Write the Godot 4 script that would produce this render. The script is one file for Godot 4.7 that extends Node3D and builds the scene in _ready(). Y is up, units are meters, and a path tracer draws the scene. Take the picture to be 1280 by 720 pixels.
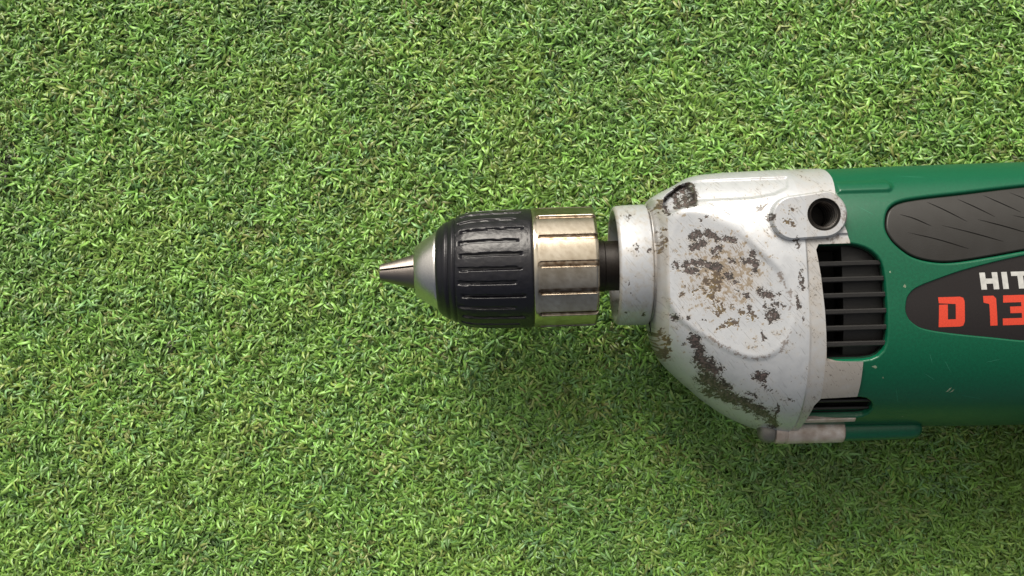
extends Node3D
# A worn electric drill lying on its side on artificial grass. Shapes are given in millimetres in the drill's own axes:
# u along the spindle, v across it (towards the grip), h up from the spindle axis, which lies AX above the ground.

const MM := 0.001
const AX := 47.0
const CUT := 0.0001

var drill: Node3D
var materials := {}


# ---------------------------------------------------------------- mesh collecting
class Mesher:
	var v := PackedVector3Array()
	var n := PackedVector3Array()
	var t := PackedVector2Array()
	var c := PackedColorArray()
	var ix := PackedInt32Array()

	func add(p: Vector3, nn: Vector3, uv := Vector2.ZERO, col := Color.WHITE) -> int:
		v.append(p * 0.001)
		n.append(nn)
		t.append(uv)
		c.append(col)
		return v.size() - 1

	func tri(a: int, b: int, d: int) -> void:
		var f := (v[b] - v[a]).cross(v[d] - v[a])
		if f.length_squared() < 1e-20:
			return
		if f.dot(n[a] + n[b] + n[d]) > 0.0:
			ix.append_array([a, d, b])
		else:
			ix.append_array([a, b, d])

	func quad(a: int, b: int, d: int, e: int) -> void:
		tri(a, b, d)
		tri(a, d, e)

	func flat(ps: Array, nn: Vector3) -> void:   # a convex face
		var f := []
		for p in ps:
			f.append(add(p, nn, Vector2(p.x, p.z) * 0.05))
		for i in range(1, f.size() - 1):
			tri(f[0], f[i], f[i + 1])

	func mesh(m: Material) -> ArrayMesh:
		var a := []
		a.resize(Mesh.ARRAY_MAX)
		a[Mesh.ARRAY_VERTEX] = v
		a[Mesh.ARRAY_NORMAL] = n
		a[Mesh.ARRAY_TEX_UV] = t
		a[Mesh.ARRAY_COLOR] = c
		a[Mesh.ARRAY_INDEX] = ix
		var am := ArrayMesh.new()
		am.add_surface_from_arrays(Mesh.PRIMITIVE_TRIANGLES, a)
		am.surface_set_material(0, m)
		return am


# ---------------------------------------------------------------- a smooth curve through knots
class Knots:
	var x: PackedFloat64Array
	var y: PackedFloat64Array
	var m := PackedFloat64Array()

	func _init(xs: Array, ys: Array) -> void:
		x = PackedFloat64Array(xs)
		y = PackedFloat64Array(ys)
		m.resize(x.size())
		var d := PackedFloat64Array()
		for i in x.size() - 1:
			d.append((y[i + 1] - y[i]) / (x[i + 1] - x[i]))
		m[0] = d[0]
		m[x.size() - 1] = d[d.size() - 1]
		for i in range(1, x.size() - 1):
			m[i] = 0.0 if d[i - 1] * d[i] <= 0.0 else 2.0 * d[i - 1] * d[i] / (d[i - 1] + d[i])

	func at(p: float) -> float:
		if p <= x[0]:
			return y[0]
		var last := x.size() - 1
		if p >= x[last]:
			return y[last]
		var i := 0
		while x[i + 1] < p:
			i += 1
		var h := x[i + 1] - x[i]
		var t := (p - x[i]) / h
		var t2 := t * t
		var t3 := t2 * t
		return (2 * t3 - 3 * t2 + 1) * y[i] + (t3 - 2 * t2 + t) * h * m[i] + (3 * t2 - 2 * t3) * y[i + 1] + (t3 - t2) * h * m[i + 1]


# ---------------------------------------------------------------- a housing: rounded-box sections along u
class Body:
	var top: Knots
	var bottom: Knots
	var high: Knots
	var pt := 3.0
	var pb := 2.3
	var feature = null    # how far the upper side sinks at (u, v, h)
	var uv_from := Vector2.ZERO
	var uv_size := Vector2(50, 50)

	func pos(u: float, th: float, off := 0.0) -> Vector3:
		var p := bare(u, th)
		if off != 0.0:
			p += normal(u, th) * off
		return p

	func bare(u: float, th: float) -> Vector3:
		var a := top.at(u)
		var b := bottom.at(u)
		var ct := cos(th)
		var st := sin(th)
		var e := 2.0 / (pt if ct < 0.0 else pb)
		var v := (a + b) * 0.5 + (b - a) * 0.5 * signf(ct) * pow(absf(ct), e)
		var h := high.at(u) * signf(st) * pow(absf(st), e)
		if st > 0.0 and feature != null:
			h = feature.call(u, v, h)
		return Vector3(u, 47.0 + h, v)

	func normal(u: float, th: float) -> Vector3:
		var du := bare(u + 0.08, th) - bare(u - 0.08, th)
		var dt := bare(u, th + 0.004) - bare(u, th - 0.004)
		return dt.cross(du).normalized() * -1.0 if dt.cross(du).dot(bare(u, th) - Vector3(u, 47.0, (top.at(u) + bottom.at(u)) * 0.5)) < 0.0 else dt.cross(du).normalized()

	func angle(u: float, v: float) -> float:
		var a := top.at(u)
		var b := bottom.at(u)
		var t := clampf((v - (a + b) * 0.5) / ((b - a) * 0.5), -1.0, 1.0)
		return acos(signf(t) * pow(absf(t), (pt if t < 0.0 else pb) * 0.5))

	func on(u: float, v: float, off := 0.0) -> Vector3:
		return pos(u, angle(u, v), off)

	func map(ps: PackedVector2Array) -> PackedVector2Array:   # (u, v) to (u, angle)
		var r := PackedVector2Array()
		for p in ps:
			r.append(Vector2(p.x, angle(p.x, p.y)))
		return r

	func tex(p: Vector3) -> Vector2:
		return (Vector2(p.x, p.z) - uv_from) / uv_size

	func put(m: Mesher, u: float, th: float, off: float) -> int:
		var nn := normal(u, th)
		var p := bare(u, th) + nn * off
		return m.add(p, nn, tex(p))

	# a sheet of the surface, kept inside one outline and cut open by others; outlines in (u, v)
	func sheet(m: Mesher, u0: float, u1: float, step: float, th0: float, th1: float, nth: int, inside := PackedVector2Array(), holes := [], off := 0.0) -> void:
		var nu := maxi(1, ceili((u1 - u0) / step))
		var keep := map(inside) if inside.size() else inside
		var cuts := []
		var boxes := []
		for h in holes:
			var c := map(h)
			cuts.append(c)
			boxes.append(bounds(c))
		var at := PackedInt32Array()
		at.resize((nu + 1) * (nth + 1))
		at.fill(-1)
		var du := (u1 - u0) / nu
		var dt := (th1 - th0) / nth
		var kb := bounds(keep) if keep.size() else Rect2()
		for i in nu:
			for j in nth:
				var r := Rect2(u0 + du * i, th0 + dt * j, du, dt)
				var touched := false
				var pieces := []
				if keep.size():
					if not kb.intersects(r):
						continue
					var cell := PackedVector2Array([r.position, r.position + Vector2(du, 0), r.end, r.position + Vector2(0, dt)])
					pieces = Geometry2D.intersect_polygons(cell, keep)
					if pieces.is_empty():
						continue
					touched = true
				for k in cuts.size():
					if boxes[k].intersects(r):
						if not touched:
							pieces = [PackedVector2Array([r.position, r.position + Vector2(du, 0), r.end, r.position + Vector2(0, dt)])]
							touched = true
						var rest := []
						for p in pieces:
							rest.append_array(Geometry2D.clip_polygons(p, cuts[k]))
						pieces = rest
				var whole := not touched
				if touched and pieces.size() == 1 and pieces[0].size() == 4 and absf(area(pieces[0]) - du * dt) < du * dt * 0.001:
					whole = true
				if whole:
					var q := []
					for d in [Vector2i(0, 0), Vector2i(1, 0), Vector2i(1, 1), Vector2i(0, 1)]:
						var k: int = (i + d.x) * (nth + 1) + j + d.y
						if at[k] < 0:
							at[k] = put(m, u0 + du * (i + d.x), th0 + dt * (j + d.y), off)
						q.append(at[k])
					m.quad(q[0], q[1], q[2], q[3])
				else:
					for p in pieces:
						var f := Geometry2D.triangulate_polygon(p)
						var q := []
						for w in p:
							q.append(put(m, w.x, w.y, off))
						for k in range(0, f.size(), 3):
							m.tri(q[f[k]], q[f[k + 1]], q[f[k + 2]])

	func area(p: PackedVector2Array) -> float:
		var s := 0.0
		for i in p.size():
			s += p[i].cross(p[(i + 1) % p.size()])
		return absf(s) * 0.5

	func bounds(p: PackedVector2Array) -> Rect2:
		var r := Rect2(p[0], Vector2.ZERO)
		for q in p:
			r = r.expand(q)
		return r

	# a swept edge along an outline in (u, v). profile: (distance to the side, height); out: -1 walls go down inside the outline (a hole), +1 outside it (a pad)
	func edge(m: Mesher, line: PackedVector2Array, profile: Array, out: float, closed := true) -> void:
		var turn := 0.0
		for i in line.size():
			turn += line[i].cross(line[(i + 1) % line.size()])
		var rows := []
		for i in line.size():
			var a := line[(i - 1 + line.size()) % line.size()] if closed or i > 0 else line[i]
			var b := line[(i + 1) % line.size()] if closed or i < line.size() - 1 else line[i]
			var d := (b - a).normalized()
			var side := Vector2(d.y, -d.x) * signf(turn) * out     # +1: away from the outline's middle
			var row := []
			var th := angle(line[i].x, line[i].y)
			var up := normal(line[i].x, th)
			var base := bare(line[i].x, th)
			var away := Vector3(side.x, 0, side.y)
			away = (away - up * away.dot(up)).normalized()
			for k in profile.size():
				var tangent := Vector2.ZERO
				if k > 0:
					tangent += (profile[k] - profile[k - 1]).normalized()
				if k < profile.size() - 1:
					tangent += (profile[k + 1] - profile[k]).normalized()
				var p: Vector3 = base + away * profile[k].x + up * profile[k].y
				var nn := (away * -tangent.y + up * tangent.x).normalized()
				row.append(m.add(p, nn, tex(p)))
			rows.append(row)
		for i in (rows.size() if closed else rows.size() - 1):
			var a: Array = rows[i]
			var b: Array = rows[(i + 1) % rows.size()]
			for k in profile.size() - 1:
				m.quad(a[k], a[k + 1], b[k + 1], b[k])


func smooth(ps: Array, closed := true, step := 0.5) -> PackedVector2Array:   # numbers u, v, u, v ... to a rounded outline
	var pts := pairs(ps)
	var c := Curve2D.new()
	var n := pts.size()
	for i in (n + 1 if closed else n):
		var p := pts[i % n]
		var a := pts[(i - 1 + n) % n] if closed or i > 0 else p
		var b := pts[(i + 1) % n] if closed or i < n - 1 else p
		var d := (b - a).normalized()
		c.add_point(p, -d * (p - a).length() * 0.33, d * (b - p).length() * 0.33)
	c.bake_interval = step
	var r := c.get_baked_points()
	if closed and r[0].distance_to(r[r.size() - 1]) < step * 0.6:
		r.remove_at(r.size() - 1)
	return r


func straight(ps: Array, step := 0.6, closed := true) -> PackedVector2Array:
	var pts := pairs(ps)
	var r := PackedVector2Array()
	for i in (pts.size() if closed else pts.size() - 1):
		var a := pts[i]
		var b := pts[(i + 1) % pts.size()]
		var n := maxi(1, ceili(a.distance_to(b) / step))
		for k in n:
			r.append(a.lerp(b, float(k) / n))
	if not closed:
		r.append(pts[pts.size() - 1])
	return r


func pairs(ps: Array) -> PackedVector2Array:
	var r := PackedVector2Array()
	for i in range(0, ps.size(), 2):
		r.append(Vector2(ps[i], ps[i + 1]))
	return r


func inward(p: Vector2, poly: PackedVector2Array, box: Rect2) -> float:   # distance to an outline, positive inside
	if not box.grow(3.0).has_point(p):
		return -3.0
	var best := 1e9
	var within := false
	var b := poly[poly.size() - 1]
	for a in poly:
		var ab := a - b
		var t := clampf((p - b).dot(ab) / maxf(ab.length_squared(), 1e-9), 0.0, 1.0)
		best = minf(best, p.distance_squared_to(b + ab * t))
		if (a.y > p.y) != (b.y > p.y) and p.x < (b.x - a.x) * (p.y - a.y) / (b.y - a.y) + a.x:
			within = not within
		b = a
	return sqrt(best) if within else -sqrt(best)


# ---------------------------------------------------------------- turned shapes: radius(u, angle), angle 0 towards the sky
func turned(m: Mesher, us: Array, angles: Array, radius: Callable, tint = null, span := Vector2(20, 1)) -> void:
	var rows := []
	for u in us:
		var row := []
		for a in angles:
			var r: float = radius.call(u, a)
			var ru: float = (radius.call(u + 0.03, a) - radius.call(u - 0.03, a)) / 0.06
			var ra: float = (radius.call(u, a + 0.0015) - radius.call(u, a - 0.0015)) / 0.003
			var er := Vector3(0, cos(a), sin(a))
			var ea := Vector3(0, -sin(a), cos(a))
			var nn := (er - Vector3(ru, 0, 0) - ea * (ra / maxf(r, 0.1))).normalized()
			row.append(m.add(Vector3(u, AX, 0) + er * r, nn, Vector2(u / span.x, a / TAU * span.y), tint.call(u, a, r) if tint != null else Color.WHITE))
		rows.append(row)
	for i in rows.size() - 1:
		for k in angles.size() - 1:
			m.quad(rows[i][k], rows[i + 1][k], rows[i + 1][k + 1], rows[i][k + 1])


func round_angles(n: int) -> Array:
	var r := []
	for i in n + 1:
		r.append(TAU * i / n)
	return r


# a lathe profile of (u, radius) points with its hard edges kept; round a line through (v, h)
func lathe(m: Mesher, profile: Array, n := 96, v := 0.0, h := 0.0, span := Vector2(20, 1)) -> void:
	for i in profile.size() - 1:
		var a: Vector2 = profile[i]
		var b: Vector2 = profile[i + 1]
		var d := (b - a).normalized()
		var na := Vector2(-d.y, d.x)
		var nb := na
		if i > 0:
			var dp: Vector2 = (a - profile[i - 1]).normalized()
			if dp.dot(d) > 0.8:
				na = (na + Vector2(-dp.y, dp.x)).normalized()
		if i < profile.size() - 2:
			var dn: Vector2 = (profile[i + 2] - b).normalized()
			if dn.dot(d) > 0.8:
				nb = (nb + Vector2(-dn.y, dn.x)).normalized()
		var f := []
		for k in n + 1:
			var t := TAU * k / n
			var er := Vector3(0, cos(t), sin(t))
			var c := Vector3(0, AX + h, v)
			var pa := c + Vector3(a.x, 0, 0) + er * a.y
			var pb := c + Vector3(b.x, 0, 0) + er * b.y
			f.append([m.add(pa, Vector3(na.x, 0, 0) + er * na.y, Vector2(a.x / span.x, float(k) / n * span.y)), m.add(pb, Vector3(nb.x, 0, 0) + er * nb.y, Vector2(b.x / span.x, float(k) / n * span.y))])
		for k in n:
			m.quad(f[k][0], f[k][1], f[k + 1][1], f[k + 1][0])


func bar(m: Mesher, a: Vector3, b: Vector3, width: float, deep: float, bevel: float) -> void:   # a bar with bevelled upper edges, width across v
	var w := width * 0.5
	var cs := [Vector2(-w, -deep), Vector2(-w, -bevel), Vector2(-w + bevel, 0), Vector2(w - bevel, 0), Vector2(w, -bevel), Vector2(w, -deep)]
	for i in cs.size() - 1:
		var d: Vector2 = (cs[i + 1] - cs[i]).normalized()
		var nn := Vector3(0, d.x, -d.y)
		m.flat([a + Vector3(0, cs[i].y, cs[i].x), b + Vector3(0, cs[i].y, cs[i].x), b + Vector3(0, cs[i + 1].y, cs[i + 1].x), a + Vector3(0, cs[i + 1].y, cs[i + 1].x)], nn)


func part(called: String, m: Mesher, material: Material, parent: Node3D) -> MeshInstance3D:
	var o := MeshInstance3D.new()
	o.name = called
	o.mesh = m.mesh(material)
	o.cast_shadow = GeometryInstance3D.SHADOW_CASTING_SETTING_ON
	parent.add_child(o, true)
	return o


# ---------------------------------------------------------------- materials
func noise(seed_: int, frequency: float, octaves := 4, kind := FastNoiseLite.TYPE_SIMPLEX_SMOOTH) -> FastNoiseLite:
	var n := FastNoiseLite.new()
	n.seed = seed_
	n.noise_type = kind
	n.frequency = frequency
	n.fractal_octaves = octaves
	return n


func noise_texture(seed_: int, frequency: float, low: Color, high: Color, size := 512, octaves := 5) -> NoiseTexture2D:
	var t := NoiseTexture2D.new()
	t.width = size
	t.height = size
	t.seamless = true
	t.noise = noise(seed_, frequency, octaves)
	var g := Gradient.new()
	g.set_color(0, low)
	g.set_color(1, high)
	t.color_ramp = g
	return t


func plain(albedo: Color, roughness: float, metallic := 0.0) -> StandardMaterial3D:
	var m := StandardMaterial3D.new()
	m.albedo_color = albedo
	m.roughness = roughness
	m.metallic = metallic
	return m


func grained(albedo: Color, roughness: float, metallic: float, tone: Texture2D, relief: Texture2D, relief_cm: float, cell_mm: float) -> StandardMaterial3D:
	var m := plain(albedo, roughness, metallic)
	m.uv1_triplanar = true
	m.uv1_scale = Vector3.ONE * (1000.0 / cell_mm)
	m.albedo_texture = tone
	if relief:
		m.heightmap_enabled = true
		m.heightmap_texture = relief
		m.heightmap_scale = relief_cm
	return m


# worn silver paint, painted in (u, v): 16..93 by -33..63 mm, 12 texels a millimetre
const PW := 924
const PH := 1152
const PX := 12.0
var chip_mask := PackedFloat32Array()
var brown_mask := PackedFloat32Array()
var smudge_mask := PackedFloat32Array()


func stroke(mask: PackedFloat32Array, ps: Array, r: float) -> void:   # how near each texel is to a line: 1 on it, 0 at twice its half-width
	var pts := pairs(ps)
	var reach := r * 2.0
	var box := Rect2(pts[0], Vector2.ZERO)
	for p in pts:
		box = box.expand(p)
	box = box.grow(reach)
	for y in range(maxi(0, int((box.position.y + 33.0) * PX)), mini(PH, int((box.end.y + 33.0) * PX) + 1)):
		for x in range(maxi(0, int((box.position.x - 16.0) * PX)), mini(PW, int((box.end.x - 16.0) * PX) + 1)):
			var p := Vector2(x / PX + 16.0, y / PX - 33.0)
			var d := p.distance_to(pts[0])
			for i in pts.size() - 1:
				d = minf(d, p.distance_to(Geometry2D.get_closest_point_to_segment(p, pts[i], pts[i + 1])))
			var k := y * PW + x
			mask[k] = maxf(mask[k], 1.0 - d / reach)


func worn_paint() -> StandardMaterial3D:
	for m in [chip_mask, brown_mask, smudge_mask]:
		m.resize(PW * PH)
	chip_mask.resize(PW * PH)
	brown_mask.resize(PW * PH)
	smudge_mask.resize(PW * PH)
	stroke(chip_mask, [38.1, -23.7, 37.5, -18.7], 0.81)
	stroke(chip_mask, [40.6, -25.3, 39.9, -18.8], 0.76)
	stroke(chip_mask, [42.7, -25.9, 42.2, -20.2], 0.65)
	stroke(chip_mask, [33.8, -21.2, 38, -25.2, 42.1, -26.7], 0.38)
	stroke(chip_mask, [38.7, -18.6, 41.4, -19.2], 0.76)
	stroke(chip_mask, [40.4, -8, 41.6, -9], 0.88)
	stroke(chip_mask, [42.5, -8.4], 0.63)
	stroke(chip_mask, [44.3, -9.3, 46.1, -8.2, 48, -7.1], 0.81)
	stroke(chip_mask, [50.1, -7, 53.2, -6.3], 0.65)
	stroke(chip_mask, [40.2, -4.3, 43.6, -5.7], 0.88)
	stroke(chip_mask, [35, 0.9], 0.88)
	stroke(chip_mask, [37.8, 1, 41, 0.1, 44.2, 1.3, 48, 2.2], 0.81)
	stroke(chip_mask, [38, 2.8, 41.3, 3.2], 0.63)
	stroke(chip_mask, [46.5, -2.8, 48.3, -4], 0.63)
	stroke(chip_mask, [51.9, 0.5], 0.76)
	stroke(chip_mask, [58.3, -2.3, 58.8, 1.6, 58.5, 4.1], 0.50)
	stroke(chip_mask, [55.7, 0.4, 59.5, 1.3], 0.65)
	stroke(chip_mask, [50.8, 5.1], 0.88)
	stroke(chip_mask, [52.7, 7], 0.63)
	stroke(chip_mask, [60.4, 10.7, 63.3, 11.8], 0.88)
	stroke(chip_mask, [64.4, 14.4], 0.71)
	stroke(chip_mask, [63.4, 17.9], 1.51)
	stroke(chip_mask, [61.5, 14.8], 0.50)
	stroke(chip_mask, [66.8, 15.2], 0.45)
	stroke(chip_mask, [65.7, 11.4], 0.58)
	stroke(chip_mask, [56.1, 11.4], 0.65)
	stroke(chip_mask, [53.5, 10], 0.40)
	stroke(chip_mask, [56.7, 15.5], 0.65)
	stroke(chip_mask, [60.2, 23.4, 61, 25.5], 0.35)
	stroke(chip_mask, [39.9, 24.9, 40.9, 26.5, 41.9, 28.6, 42.4, 31.3], 1.13)
	stroke(chip_mask, [42.9, 32.4, 45, 35.2, 46.7, 36.2], 1.76)
	stroke(chip_mask, [44.7, 39.2, 47.5, 40.8, 50.5, 42.9], 1.76)
	stroke(chip_mask, [50.1, 44.2, 53.9, 46, 58.4, 48.1, 63.6, 50.9], 1.39)
	stroke(chip_mask, [64.5, 51.5, 68, 55.7], 1.01)
	stroke(chip_mask, [45.4, 43.3, 47, 45], 0.76)
	stroke(chip_mask, [59, 37.5, 61.2, 37, 61, 38.9], 0.88)
	stroke(chip_mask, [62.1, 41.1], 0.45)
	stroke(chip_mask, [63.5, 42.4], 0.40)
	stroke(chip_mask, [57.3, 43.4, 59.8, 44.8], 0.45)
	stroke(chip_mask, [69.4, 45.2], 0.45)
	stroke(chip_mask, [71, 46.1], 0.38)
	stroke(chip_mask, [34.3, 18.2], 0.81)
	stroke(chip_mask, [38.3, 18.7], 0.40)
	stroke(chip_mask, [43, 19.1], 0.40)
	stroke(chip_mask, [37.3, 27.1], 0.30)
	stroke(chip_mask, [60.6, -15.4, 63.2, -17.4], 0.35)
	stroke(chip_mask, [63.7, -12.9], 0.71)
	stroke(chip_mask, [71.4, -5.6, 71.9, -3.6], 0.40)
	stroke(chip_mask, [44.6, -14.3], 0.40)
	stroke(chip_mask, [43.1, -13.4], 0.35)
	stroke(chip_mask, [72.2, 4.5, 72.5, 9.6], 0.38)
	stroke(chip_mask, [70.7, 12.6, 71.4, 15.6], 0.38)
	stroke(chip_mask, [72.3, 19.7], 0.40)
	stroke(chip_mask, [66.8, 47.2, 67.1, 51.7], 0.33)
	stroke(chip_mask, [21.7, -16.3], 0.65)
	stroke(chip_mask, [27.4, -4.4], 0.50)
	stroke(chip_mask, [23.8, -6.4, 23.4, -4.8], 0.40)
	stroke(chip_mask, [20.5, 5.9, 20.5, 7], 0.25)
	stroke(chip_mask, [21.1, 9.7], 0.28)
	stroke(chip_mask, [26.3, 17.3], 0.40)
	stroke(chip_mask, [20.2, 16.8], 0.33)
	stroke(chip_mask, [33, -20.2, 33.5, -16.3], 0.76)
	stroke(brown_mask, [47.2, 4.5, 46.2, 8.8], 1.64)
	stroke(brown_mask, [45.2, 11.3], 1.39)
	stroke(brown_mask, [47.7, 15.8], 1.51)
	stroke(brown_mask, [51.5, 15.1], 0.63)
	stroke(brown_mask, [54.8, 17], 1.01)
	stroke(brown_mask, [57.6, 18.3], 1.01)
	stroke(brown_mask, [52.9, 20, 50.5, 20.5], 0.76)
	stroke(brown_mask, [47.5, 21.7, 49.1, 21.2], 0.50)
	stroke(brown_mask, [46.5, -2, 48.1, -0.9], 0.63)
	stroke(brown_mask, [44.1, 6.7], 0.76)
	stroke(brown_mask, [42.1, 8.7, 40.2, 10.2], 0.33)
	stroke(brown_mask, [37.9, 8, 35.9, 11.6], 0.28)
	stroke(brown_mask, [31, 24.2, 32.4, 25.9, 32.6, 32], 1.13)
	stroke(brown_mask, [31.7, -7.5, 31, -4.4], 0.76)
	stroke(brown_mask, [31.5, -11], 0.76)
	stroke(brown_mask, [30.7, -18.2, 32.4, -20.8], 0.76)
	stroke(brown_mask, [69.7, -15], 0.60)
	stroke(brown_mask, [70.1, -10.8], 0.60)
	stroke(brown_mask, [68.3, -11.7], 0.76)
	stroke(smudge_mask, [43.6, 24.1, 54.8, 30.9, 60.9, 31.7, 65.6, 29.2, 68.6, 24.1], 0.55)
	stroke(smudge_mask, [69.2, 16.5, 68.2, 9.5, 64.7, 3.3], 0.65)
	stroke(smudge_mask, [86.8, -15, 86.5, -9.7], 1.01)
	stroke(smudge_mask, [84.6, -6.2, 82.5, -5.5], 1.01)
	var fine := noise(3, 0.8, 4)
	var mid := noise(4, 0.33, 3)
	var broad := noise(5, 0.08, 3)
	var speck := noise(6, 1.6, 2)
	var facet := smooth(FACET)
	var fbox := Rect2(facet[0], Vector2.ZERO)
	for p in facet:
		fbox = fbox.expand(p)
	var colour := Image.create(PW, PH, false, Image.FORMAT_RGB8)
	var data := Image.create(PW, PH, false, Image.FORMAT_RGB8)
	for y in PH:
		for x in PW:
			var u := x / PX + 16.0
			var v := y / PX - 33.0
			var f := fine.get_noise_2d(u, v)
			var g := mid.get_noise_2d(u, v)
			var b := broad.get_noise_2d(u, v)
			var wx := clampi(x + int(PX * (1.1 * mid.get_noise_2d(u * 1.4 + 40.0, v * 1.4) + 0.5 * f)), 0, PW - 1)
			var wy := clampi(y + int(PX * (1.1 * mid.get_noise_2d(u * 1.4, v * 1.4 + 70.0) + 0.5 * speck.get_noise_2d(u, v))), 0, PH - 1)
			var k := wy * PW + wx      # the wear's outline wanders
			var c := Color(0.715, 0.728, 0.75) * (1.0 + 0.04 * b + 0.025 * g + 0.012 * f)
			var rough := 0.47 + 0.08 * g
			var high := 0.7 + 0.012 * g
			# dirt film, heavier on the bare flange and its tabs, lighter elsewhere
			var film := 0.02 + 0.30 * b + 0.25 * g
			if u > 74.4 and v > -6.0:
				film += 0.42
			if u > 74.4 and v <= -6.0:
				film += 0.2
			if u > 79.8 and v > 30.0:
				film += 0.42
			if u > 28.6 and u < 33.0 and v > -22.0:
				film += 0.45
			if u < 30.0:
				film += 0.12 + 0.3 * g + (0.4 if u < 18.4 else 0.0)
			film = clampf(film, 0.0, 0.8)
			c = c.lerp(Color(0.60, 0.555, 0.50), film * 0.75)
			# small specks everywhere, more on the flange
			var s := smoothstep(0.80, 0.86, speck.get_noise_2d(u * 0.7, v * 0.7) + (0.08 if u > 74.4 else 0.0) + g * 0.6 + b * 0.4)
			c = c.lerp(Color(0.36, 0.34, 0.32), s * 0.7)
			# faint hairline scratches
			var hair := fine.get_noise_2d((u * 0.8 - v * 0.6) * 2.2 + 200.0, (u * 0.6 + v * 0.8) * 0.16)
			c *= 1.0 - 0.14 * smoothstep(0.38, 0.52, hair + 0.2 * b)
			# scuffs across the flat on the nose: short slanting scratches in a brownish film
			if fbox.has_point(Vector2(u, v)):
				var a := u * 0.5 + v * 0.87
				var w := u * 0.87 - v * 0.5
				var sc := speck.get_noise_2d(w * 1.3 + 60.0, a * 0.22) + 0.5 * mid.get_noise_2d(u + 90.0, v)
				var centre := clampf(1.0 - Vector2((u - 49.0) / 15.0, (v - 4.0) / 15.0).length(), 0.0, 1.0)
				c = c.lerp(Color(0.66, 0.59, 0.53), centre * 0.4)
				c = c.lerp(Color(0.54, 0.475, 0.39), 0.75 * smoothstep(0.12, 0.42, centre * 0.75 + 0.8 * g + 0.45 * f - 0.22))
				rough -= 0.16 * smoothstep(0.0, 2.0, inward(Vector2(u, v), facet, fbox))
				c = c.lerp(Color(0.46, 0.40, 0.33), smoothstep(0.40, 0.60, sc + centre * 0.30 - 0.08) * 0.75 * smoothstep(0.0, 0.25, centre))
			var sm: float = smudge_mask[k]
			if sm > 0.0:
				var t := smoothstep(0.55, 1.05, sm * 0.9 + f * 0.9 + g * 0.9)
				c = c.lerp(Color(0.46, 0.43, 0.42), t * 0.7)
				rough += 0.15 * t
			var br: float = brown_mask[k]
			if br > 0.0:
				var t := smoothstep(0.34, 0.62, br * 0.9 + f * 0.85 + g * 0.5)
				c = c.lerp(Color(0.40, 0.33, 0.20).lerp(Color(0.30, 0.25, 0.21), clampf(0.5 + g * 1.6, 0, 1)), t * 0.92)
				rough += 0.3 * t
				high -= 0.35 * t
			var ch: float = chip_mask[k]
			if ch > 0.0:
				var t := smoothstep(0.34, 0.52, ch + f * 0.62 + g * 0.35)
				t = maxf(t, smoothstep(0.30, 0.42, speck.get_noise_2d(u * 1.1 + 30.0, v * 1.1)) * smoothstep(0.02, 0.2, ch) * 0.9)
				c = c.lerp(Color(0.50, 0.47, 0.44), 0.35 * smoothstep(0.0, 0.5, ch + 0.4 * g + 0.2 * f))
				var core := smoothstep(0.45, 0.9, ch + f * 0.5)
				c = c.lerp(Color(0.19, 0.17, 0.16).lerp(Color(0.37, 0.32, 0.31), core * clampf(0.55 + f * 1.6, 0, 1)), t)
				rough += 0.3 * t
				high -= 0.5 * t
			colour.set_pixel(x, y, c)
			data.set_pixel(x, y, Color(high, rough, 0))
	var m := plain(Color.WHITE, 1.0, 0.22)
	m.albedo_texture = ImageTexture.create_from_image(colour)
	var d := ImageTexture.create_from_image(data)
	m.roughness_texture = d
	m.roughness_texture_channel = BaseMaterial3D.TEXTURE_CHANNEL_GREEN
	m.heightmap_enabled = true
	m.heightmap_texture = d
	m.heightmap_scale = 0.025
	m.clearcoat_enabled = true
	m.clearcoat = 0.7
	m.clearcoat_roughness = 0.16
	return m


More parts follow.
